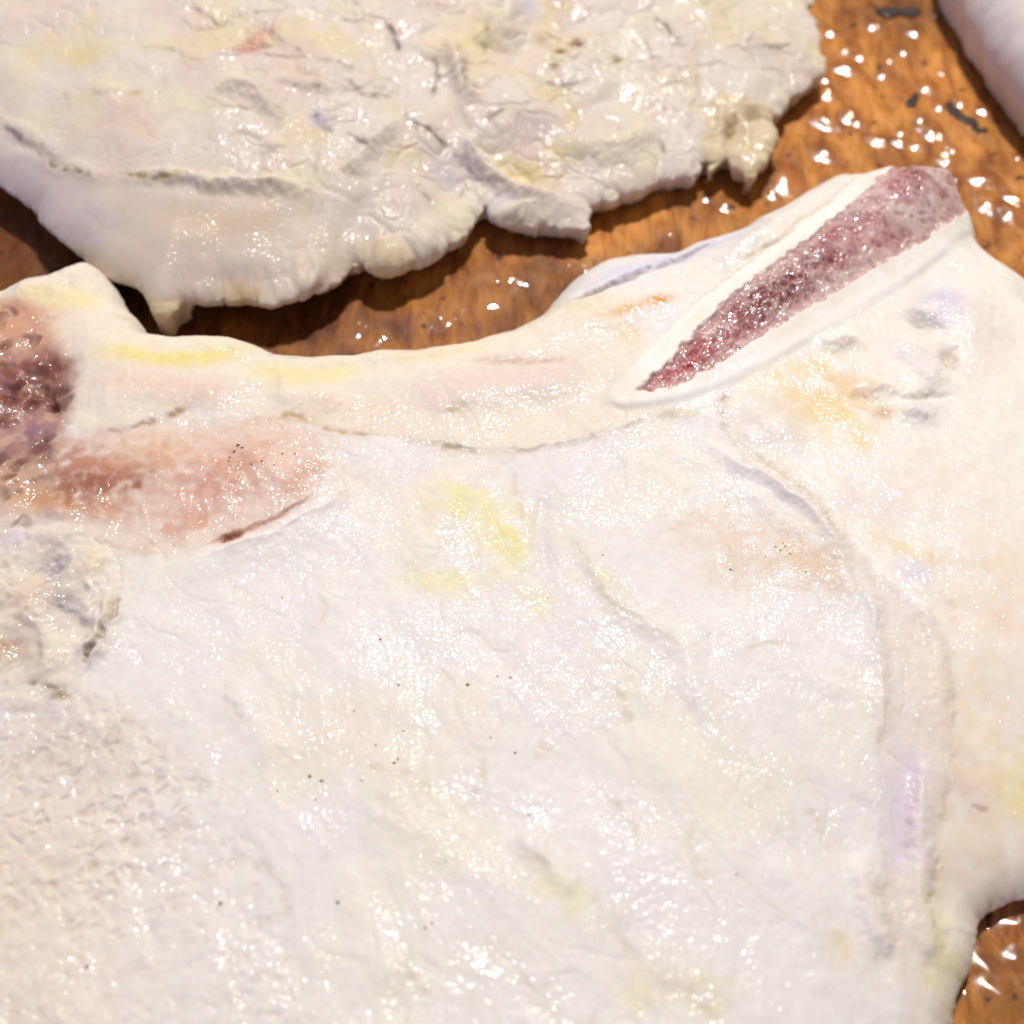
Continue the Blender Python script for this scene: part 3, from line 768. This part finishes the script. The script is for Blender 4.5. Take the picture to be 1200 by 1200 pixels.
    for k, z in ((1, left_fat), (2, rimz), (3, capz), (4, band), (5, pinkm), (6, dark), (7, side), (8, shell), (9, marrow)):
        lab[z > 0.5] = k
    parts = {}
    for k, nm, mt in ((0, 'loin_muscle', MEAT), (1, 'marbled_fat', MEAT), (2, 'rib_strip', MEAT), (3, 'fat_cap', FAT), (4, 'membrane', FAT), (5, 'pink_muscle', FAT), (6, 'spongy_bone', MARROW), (7, 'rib_sheath', FAT), (8, 'rib_bone', BONE), (9, 'marrow', MARROW)):
        parts[nm] = s.part(nm, lab == k, mt, parts['rib_bone'] if nm == 'marrow' else root)
    parts['marrow']['label'] = 'dark red porous marrow inside the rib bone'
    parts['spongy_bone']['label'] = 'dark maroon spongy bone at the chop edge'
    return s, root
front, front_root = front_chop()

# ------------------------------------------------------------------ the thick chop behind
def rear_chop():
    out = [(-190, 90), (-90, 165), (0, 218), (40, 250), (80, 288), (115, 315), (140, 330), (160, 341), (170, 352), (178, 366), (190, 374), (204, 370), (212, 358), (226, 350), (240, 347), (262, 343), (300, 342),
           (340, 340), (372, 335), (400, 322), (424, 308), (440, 311), (457, 308), (480, 299), (505, 286), (540, 266), (562, 240),
           (577, 232), (597, 250), (625, 258), (652, 255), (688, 263), (699, 257), (688, 234), (722, 222), (760, 211), (800, 198), (816, 201), (827, 180), (834, 191), (846, 184), (852, 168), (856, 186), (872, 193), (882, 203), (893, 185), (901, 168), (914, 154), (908, 138), (920, 120), (946, 97), (973, 72), (962, 40), (950, 0), (935, -60), (880, -170), (700, -280), (400, -320),
           (100, -300), (-120, -230), (-240, -80)]
    zt = 0.0175
    s = Sheet(out, 0.0085, -0.155, 0.085, 0.040, 0.215, 0.00027, zt, (234, 220, 208), warp=(0.0008, 0.0025), rag=lambda X, Y: 0.0001 + 0.0010 * sst(-0.075, -0.045, X), seed=211)
    X, Y = s.X, s.Y
    lr = sst(-0.055, -0.005, X)
    # it leans towards the front: thin at the torn edge, thick further back
    s.H = (0.0100 - 0.0030 * lr + (0.0125 - 0.0025 * lr) * (1 - np.exp(-s.d / (0.017 + 0.008 * lr))) + 0.0016 * fbm(X * 32, Y * 32, 3, 231)).astype(F)
    s.H = np.maximum(s.H, 0.0075)
    # torn, lumpy flesh
    fl = 0.35 + 0.65 * sst(-0.075, -0.035, X + 0.25 * (Y - 0.07))
    wx = X + 0.005 * fbm(X * 110, Y * 110, 2, 240); wy = Y + 0.005 * fbm(X * 110, Y * 110, 2, 241)
    s.R += F(0.0019) * fbm(wx * 62, wy * 62, 2, 242, 0.42) * fl
    c1, c2, ci = worley(wx * 95, wy * 125, 243)
    cut = np.exp(-((c2 - c1) / 0.10) ** 2) * sst(-0.1, 0.25, pn(X * 60, Y * 60, 244))
    s.R -= F(0.0004) * cut * fl
    s.R += F(0.0004) * (ci - 0.5) * sst(0.05, 0.3, c2 - c1) * fl
    e1, e2, ei = worley(wx * 260, wy * 260, 245)
    s.R += F(0.00026) * (sst(0, 0.4, e2 - e1) - 0.5) * fl * sst(-0.2, 0.2, pn(X * 70, Y * 70, 246))
    s.R += F(0.00005) * fbm(X * 850, Y * 850, 3, 247, 0.6)
    s.tint(s.all(cut * fl), (186, 164, 138), 0.22)
    for sd, rgb, k in ((251, (234, 214, 172), .8), (252, (226, 208, 194), .7), (253, (236, 222, 190), .6), (254, (230, 206, 194), .55), (255, (238, 226, 200), .5)):
        s.tint(s.all(sst(0.05, 0.5, fbm(wx * 55, wy * 55, 3, sd))), rgb, k)
    # smooth fat side on the left
    sm = s.zone([(-240, 90), (-60, 130), (0, 165), (60, 195), (110, 214), (200, 222), (300, 225), (370, 240), (400, 290), (380, 345), (200, 370), (100, 330), (0, 240), (-200, 130)], 14)
    s.R *= (1 - 0.9 * sm)
    s.tint(s.all(sm), (226, 208, 192), 0.75)
    s.tint(s.line([(-60, 180), (20, 200), (90, 250), (170, 290)], 30), (206, 192, 200), .6, .4)  # lilac window light painted along the side face
    s.tint(s.line([(160, 255), (260, 262), (350, 250)], 24), (224, 200, 172), .7, .4)
    s.tint(s.line([(160, 300), (240, 310), (330, 300)], 16), (214, 196, 190), .5, .4)
    s.R += F(0.0004) * fbm(X * 50, Y * 90, 2, 257) * sm
    for pts, w, h in [([(-40, 120), (20, 150), (70, 190), (120, 208), (200, 214)], 12, 1.5), ([(0, 160), (40, 175), (90, 205)], 8, -2), ([(140, 205), (220, 210), (300, 218), (380, 225)], 10, 6), ([(190, 322), (270, 325), (340, 318), (390, 300)], 12, 8),
                      ([(405, 210), (430, 180), (470, 130)], 14, 6), ([(540, 150), (560, 190), (610, 225), (690, 250)], 13, 9), ([(560, 60), (590, 30), (600, -10)], 22, 8), ([(520, 30), (540, 90), (560, 130)], 14, 7), ([(560, 220), (600, 245), (650, 248)], 9, 6),
                      ([(430, 290), (470, 290), (520, 265)], 16, 8), ([(640, 170), (720, 170), (780, 150)], 22, 5), ([(250, 100), (300, 110), (330, 150)], 14, 6)]:
        s.push(s.line(pts, w), h * 1.9)
    for pts, w, dp, rgb, k in [([(30, 160), (60, 190), (95, 206), (110, 214)], 4, 6, (196, 172, 120), .7), ([(120, 200), (160, 208), (190, 212), (230, 208)], 4, 6, (206, 182, 96), .75), ([(0, 152), (16, 158), (30, 168)], 4, 6, (150, 134, 150), .6),
                               ([(448, 24), (464, 45), (468, 62)], 3.5, 8, (150, 118, 96), .7), ([(514, 60), (510, 90), (500, 122)], 3.5, 8, (156, 124, 92), .7), ([(548, 70), (546, 100), (552, 116)], 3, 7, (166, 136, 96), .7),
                               ([(470, 130), (490, 145), (508, 158), (524, 176)], 5, 10, (140, 108, 78), .8), ([(524, 176), (545, 195), (560, 215)], 4, 6, (186, 166, 170), .6), ([(764, 12), (778, 32), (792, 48), (802, 50)], 4, 9, (150, 126, 104), .7),
                               ([(772, 158), (780, 172), (784, 180)], 4, 7, (160, 136, 110), .6), ([(400, 150), (430, 175), (450, 185)], 4, 7, (186, 166, 160), .6), ([(320, 95), (345, 100), (368, 102)], 4, 7, (180, 130, 124), .7), ([(372, 130), (378, 150), (395, 150)], 4, 7, (150, 134, 150), .7),
                               ([(220, 0), (240, 18), (262, 30)], 3, 6, (200, 160, 140), .6), ([(160, 60), (200, 58), (240, 80)], 4, 6, (206, 190, 150), .4), ([(600, 128), (580, 138), (566, 150)], 4, 7, (190, 168, 130), .5), ([(480, 205), (500, 230), (515, 240)], 4, 6, (200, 184, 170), .5),
                               ([(300, 20), (330, 50), (360, 70)], 4, 6, (206, 180, 170), .5), ([(400, 90), (430, 110), (470, 112)], 4, 7, (204, 184, 160), .5), ([(860, 40), (900, 55), (940, 50)], 4, 6, (204, 190, 170), .5), ([(610, 90), (650, 100), (700, 95)], 4, 7, (204, 186, 170), .5), ([(560, 20), (572, 50), (560, 80)], 4, 7, (210, 190, 150), .5)]:
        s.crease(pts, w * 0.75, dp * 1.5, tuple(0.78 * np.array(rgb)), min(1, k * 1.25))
    for c, rx, ry, ang, rgb, k in [((290, 55), 22, 12, -35, (214, 130, 116), .85), ((310, 40), 16, 8, -45, (220, 150, 140), .7), ((330, 70), 40, 30, 0, (232, 204, 198), .6), ((372, 102), 9, 9, 0, (140, 100, 100), .8), ((376, 142), 10, 12, 0, (168, 156, 186), .7),
                                   ((100, 66), 26, 20, 0, (228, 208, 140), .7), ((158, 108), 10, 5, 0, (196, 170, 110), .7), ((560, 50), 40, 50, 0, (238, 222, 170), .7), ((610, 200), 50, 20, 30, (238, 220, 160), .7), ((660, 180), 30, 16, 0, (240, 224, 160), .6),
                                   ((620, 150), 40, 20, -20, (212, 190, 190), .7), ((658, 60), 9, 6, 0, (160, 110, 66), .85), ((676, 53), 8, 8, 0, (150, 96, 66), .85), ((649, 76), 10, 6, 0, (176, 130, 84), .8), ((660, 5), 22, 8, 0, (214, 186, 110), .7), ((722, 72), 9, 7, 0, (206, 190, 100), .7),
                                   ((620, 12), 16, 20, 0, (206, 196, 220), .7), ((580, 235), 20, 10, 0, (200, 194, 226), .7), ((520, 200), 30, 22, 30, (214, 206, 216), .6), ((200, 20), 60, 40, 0, (236, 214, 204), .6), ((40, 20), 60, 30, 0, (236, 212, 204), .6), ((30, 75), 24, 50, 0, (238, 222, 180), .6),
                                   ((450, 290), 40, 20, 0, (226, 206, 168), .6), ((280, 315), 30, 8, 0, (220, 190, 120), .6), ((740, 210), 60, 10, -12, (226, 206, 200), .5), ((730, 100), 60, 40, 0, (238, 228, 206), .6), ((870, 80), 60, 50, 0, (234, 222, 206), .6), ((960, 60), 20, 40, 0, (236, 214, 170), .6)]:
        s.tint(s.blob(c, rx, ry, ang), rgb, k, 0.6)
    for c in ((658, 60), (676, 53), (649, 76), (722, 72)):
        s.push(s.blob(c, 8, 6), -7)
    for c, rx, ry, h in [((125, 108), 22, 16, 6), ((270, 60), 16, 9, 6), ((640, 42), 14, 9, 7), ((320, 170), 12, 12, 6), ((380, 105), 14, 16, 6), ((170, 80), 30, 22, 4)]:
        s.push(s.blob(c, rx, ry), h)
    flap = s.sdf(plan([(838, 120), (826, 150), (820, 185), (834, 198), (885, 210), (920, 156), (905, 128), (880, 128)], 0.0075)) > 0
    shred = s.sdf(plan([(156, 352), (162, 384), (184, 396), (214, 392), (224, 368), (222, 352)], 0.0085)) > 0
    s.tint(s.all(blur(flap.astype(F), 12)), (226, 204, 158), .7); s.tint(s.all(blur(shred.astype(F), 12)), (216, 194, 160), .75)
    s.R += F(0.0008) * fbm(X * 380, Y * 380, 2, 288) * blur(shred.astype(F), 10)
    s.push(s.line([(846, 130), (842, 160), (836, 185)], 7, z=0.0075), 6); s.push(s.line([(862, 140), (850, 165)], 6, z=0.0075), -9); s.push(s.blob((884, 142), 16, 12, z=0.0075), -12); s.push(s.line([(905, 140), (890, 175), (878, 195)], 7, z=0.0075), 5)
    s.tint(s.line([(862, 140), (850, 165)], 6, z=0.0075), (176, 140, 84), .7)
    rim = sst(0.010, 0.002, s.d) * sst(-0.085, -0.05, X)
    s.R += F(0.0006) * fbm(X * 230, Y * 230, 3, 290, 0.5) * rim
    s.W[:] = 0.5 + 0.3 * fbm(X * 60, Y * 60, 2, 295) + 0.25 * sst(0.0, 0.03, X) - 0.25 * sm
    s.C *= F(0.77)
    s.shape((0.0060 - 0.0028 * lr).astype(F), (0.0082 - 0.0022 * lr).astype(F), 40, soft=0.3, tuck=((0.008 - 0.0055 * lr) * (1 - 0.8 * np.clip(2 * blur(shred.astype(F), 60), 0, 1))).astype(F))
    root = thing('pork_chop', 'thick pale pork chop with a torn ragged edge shading the board', 'pork chop', (0, 0, 0), 'pork chops on the board')
    edge = sm > 0.5
    s.part('meat', ~(edge | flap | shred), MEAT, root); s.part('fat_edge', edge & ~shred, FAT, root)
    o = s.part('flap', flap, FAT, root); o['label'] = 'ragged yellowish flap curling off the chop edge'
    o = s.part('shred', shred, FAT, root); o['label'] = 'tan shred of fat hanging from the chop edge'
    return s, root
rear, rear_root = rear_chop()

# ------------------------------------------------------------------ the third chop, mostly out of view
def corner_chop():
    out = [(1102, -30), (1118, 0), (1142, 42), (1170, 84), (1202, 126), (1270, 170), (1400, 150), (1500, -20), (1460, -200), (1290, -280), (1150, -220), (1098, -110)]
    s = Sheet(out, 0.0090, 0.060, 0.185, 0.055, 0.205, 0.0006, 0.02, (228, 216, 208), seed=511)
    X, Y = s.X, s.Y
    s.H = (0.0235 + 0.001 * fbm(X * 40, Y * 40, 3, 531)).astype(F)
    s.R += F(0.0006) * fbm(X * 120, Y * 120, 4, 532)
    s.tint(s.all(sst(0.0, 0.4, fbm(X * 60, Y * 60, 3, 533))), (236, 216, 186), .7)
    rim = sst(0.0125, 0.010, s.d)
    s.tint(s.all(rim), (222, 214, 216), 0.7)
    s.tint(s.all(np.exp(-((s.d - 0.013) / 0.0012) ** 2)), (206, 150, 118), 0.6)
    s.C *= F(0.86)
    s.shape(0.0120, 0.0095, 40)
    root = thing('pork_chop', 'smooth thick-sided pork chop mostly cut off at the corner of the board', 'pork chop', (0, 0, 0), 'pork chops on the board')
    s.part('meat', s.d > 0.0125, MEAT, root); s.part('fat_edge', s.d <= 0.0125, FAT, root)
corner_chop()

# ------------------------------------------------------------------ small things
def lump(name, loc, r, h, mat, seed, n=20, rings=7, ang=0.0, asp=1.0, rough=0.25, bell=False):
    rd = np.random.default_rng(seed)
    ph = rd.uniform(0, 6.28, 4); am = rd.uniform(0.3, 1, 4) * rough
    vs, fs = [], []
    for k in range(rings):
        f = k / rings
        e = math.cos(f * math.pi / 2); z = math.sin(f * math.pi / 2)
        if bell:
            e = 1 - f; z = 0.5 - 0.5 * math.cos(f * math.pi)
        for i in range(n):
            t = 2 * math.pi * i / n
            q = 1 + am[0] * math.sin(2 * t + ph[0]) + am[1] * math.sin(3 * t + ph[1]) * .6 + am[2] * math.sin(5 * t + ph[2]) * .3
            x, y = r * q * e * math.cos(t), r * q * e * math.sin(t) * asp
            vs.append((x * math.cos(ang) - y * math.sin(ang), x * math.sin(ang) + y * math.cos(ang), h * z - (0.0006 if k == 0 and not bell else 0)))
    vs.append((0, 0, h)); top = len(vs) - 1
    for k in range(rings - 1):
        for i in range(n):
            a, b = k * n + i, k * n + (i + 1) % n
            fs.append((a, b, b + n, a + n))
    for i in range(n):
        fs.append(((rings - 1) * n + i, (rings - 1) * n + (i + 1) % n, top))
    if not bell:
        fs.append(tuple(range(n - 1, -1, -1)))
    me = bpy.data.meshes.new(name); me.from_pydata(vs, [], fs)
    me.polygons.foreach_set('use_smooth', np.ones(len(me.polygons), bool)); me.update()
    me.materials.append(mat)
    o = bpy.data.objects.new(name, me); col.objects.link(o); o.location = loc
    return o

drops = [(973, 37, 7), (993, 57, 9), (1023, 27, 9), (992, 80, 10), (967, 140, 13), (997, 130, 7), (967, 177, 12), (918, 208, 15), (827, 227, 7), (850, 238, 8), (1090, 152, 11), (1080, 137, 7), (1077, 170, 7),
         (1058, 153, 6), (1113, 187, 9), (1155, 211, 11), (1158, 237, 12), (1122, 210, 8), (1184, 247, 11), (1191, 233, 8), (1037, 86, 7), (905, 222, 8), (1005, 143, 6), (1060, 60, 6),
         (1143, 1106, 9), (1143, 1130, 8), (1160, 1140, 10), (1173, 1168, 10), (1195, 1083, 9), (1192, 1124, 7)]
_r = np.random.default_rng(31)
while len(drops) < 52:                      # the wet corner carries many more
    x, y = _r.uniform(900, 1200), _r.uniform(0, 260)
    if y < 250 - 0.9 * (1200 - x) * 0.55 and y > 200 - (x - 860) * 1.1 and y > (x - 1110) * 1.45 + 25 and x > 975 - y * 0.3:
        drops.append((x, y, _r.uniform(4, 9)))
for i, (x, y, r) in enumerate(drops):
    p = plan([(x, y)], 0.0)[0]
    bz = float(board_z(np.array([p[0]]), np.array([p[1]]))[0])
    o = lump('grease_droplet', (p[0], p[1], bz + 0.00012), r * PX * 2.8, r * PX * 0.5, GREASE, 600 + i, bell=True, ang=math.radians(-40 + 25 * math.sin(i * 2.3)), asp=0.78, rough=0.22)
    o['label'] = 'clear shiny grease droplet sitting on the bare brown board'; o['category'] = 'grease droplet'; o['group'] = 'grease droplets on the board'

crumbs = [(1052, 14, 15, 'larger flat black burnt crumb between the two thick chops'), (1116, 127, 8, 'black burnt crumb beside the third chop edge, rounder of three'), (1133, 140, 9, 'black burnt crumb in the middle of three by the third chop'), (1148, 152, 6, 'smallest black burnt crumb of three by the third chop'),
          (1070, 117, 8, 'dark brown crumb stuck on the orange wet board')]
for i, (x, y, r, lb) in enumerate(crumbs):
    p = plan([(x, y)], 0.0)[0]
    bz = float(board_z(np.array([p[0]]), np.array([p[1]]))[0])
    o = lump('burnt_crumb', (p[0], p[1], bz), r * PX * 1.8, r * PX * 0.35, CHAR, 700 + i, ang=i * 1.1, asp=0.7, rough=0.5)
    o['label'] = lb; o['category'] = 'crumb'; o['group'] = 'burnt crumbs on the board'

# specks of ground pepper lying on the big chop: far below ten pixels each, one joined part
def specks():
    spots = [(279, 527, 5), (284, 530, 4), (275, 534, 4), (270, 540, 3), (268, 545, 2.5), (295, 549, 3), (308, 547, 3.5), (321, 549, 2), (330, 536, 3), (345, 534, 3), (361, 911, 3.5), (376, 916, 5), (369, 937, 3), (324, 927, 2.5), (363, 866, 2.5),
             (461, 895, 4.5), (466, 890, 3), (440, 873, 2.5), (472, 857, 3), (466, 803, 3), (413, 833, 2.5), (445, 749, 3), (547, 803, 4), (582, 791, 3), (597, 793, 3), (575, 866, 2.5), (602, 883, 3.5), (705, 651, 2.5), (422, 915, 2.5),
             (908, 640, 2.5), (914, 645, 2.5), (920, 641, 2.5), (926, 649, 2.5), (917, 636, 2), (855, 667, 3.5), (943, 670, 3), (897, 652, 2), (395, 1058, 4), (256, 1059, 4), (498, 1088, 3), (505, 1083, 2.5), (555, 1122, 2.5), (100, 1134, 4), (78, 494, 2),
             (863, 1024, 2.5), (700, 760, 2), (620, 955, 2.5), (640, 700, 2), (330, 700, 2), (520, 1010, 2)]
    r = np.random.default_rng(5)
    vs, fs = [], []
    for (x, y, k) in spots:
        p = plan([(x, y)], 0.0152)[0]
        j = np.searchsorted(front.ys, p[1]); i = np.searchsorted(front.xs, p[0])
        c = front.P[j, i]
        rad = k * PX * 0.5
        a0 = r.uniform(0, 6.28); st = r.uniform(0.6, 1.0)
        b = len(vs)
        for zz, q in ((-0.5, 0.9), (0.15, 1.0), (0.55, 0.6)):
            for t in range(6):
                f = a0 + t * math.pi / 3; w = rad * q * r.uniform(0.7, 1.25)
                vs.append((c[0] + w * math.cos(f), c[1] + st * w * math.sin(f), c[2] + zz * rad))
        for lv in (0, 6):
            for t in range(6):
                u = (t + 1) % 6
                fs.append((b + lv + t, b + lv + u, b + lv + 6 + u, b + lv + 6 + t))
        fs.append(tuple(b + 12 + t for t in range(6))); fs.append(tuple(b + 5 - t for t in range(6)))
    me = bpy.data.meshes.new('pepper'); me.from_pydata(vs, [], fs); me.update(); me.materials.append(PEPPER)
    o = bpy.data.objects.new('pepper', me); col.objects.link(o); o.parent = front_root; o['kind'] = 'stuff'
specks()
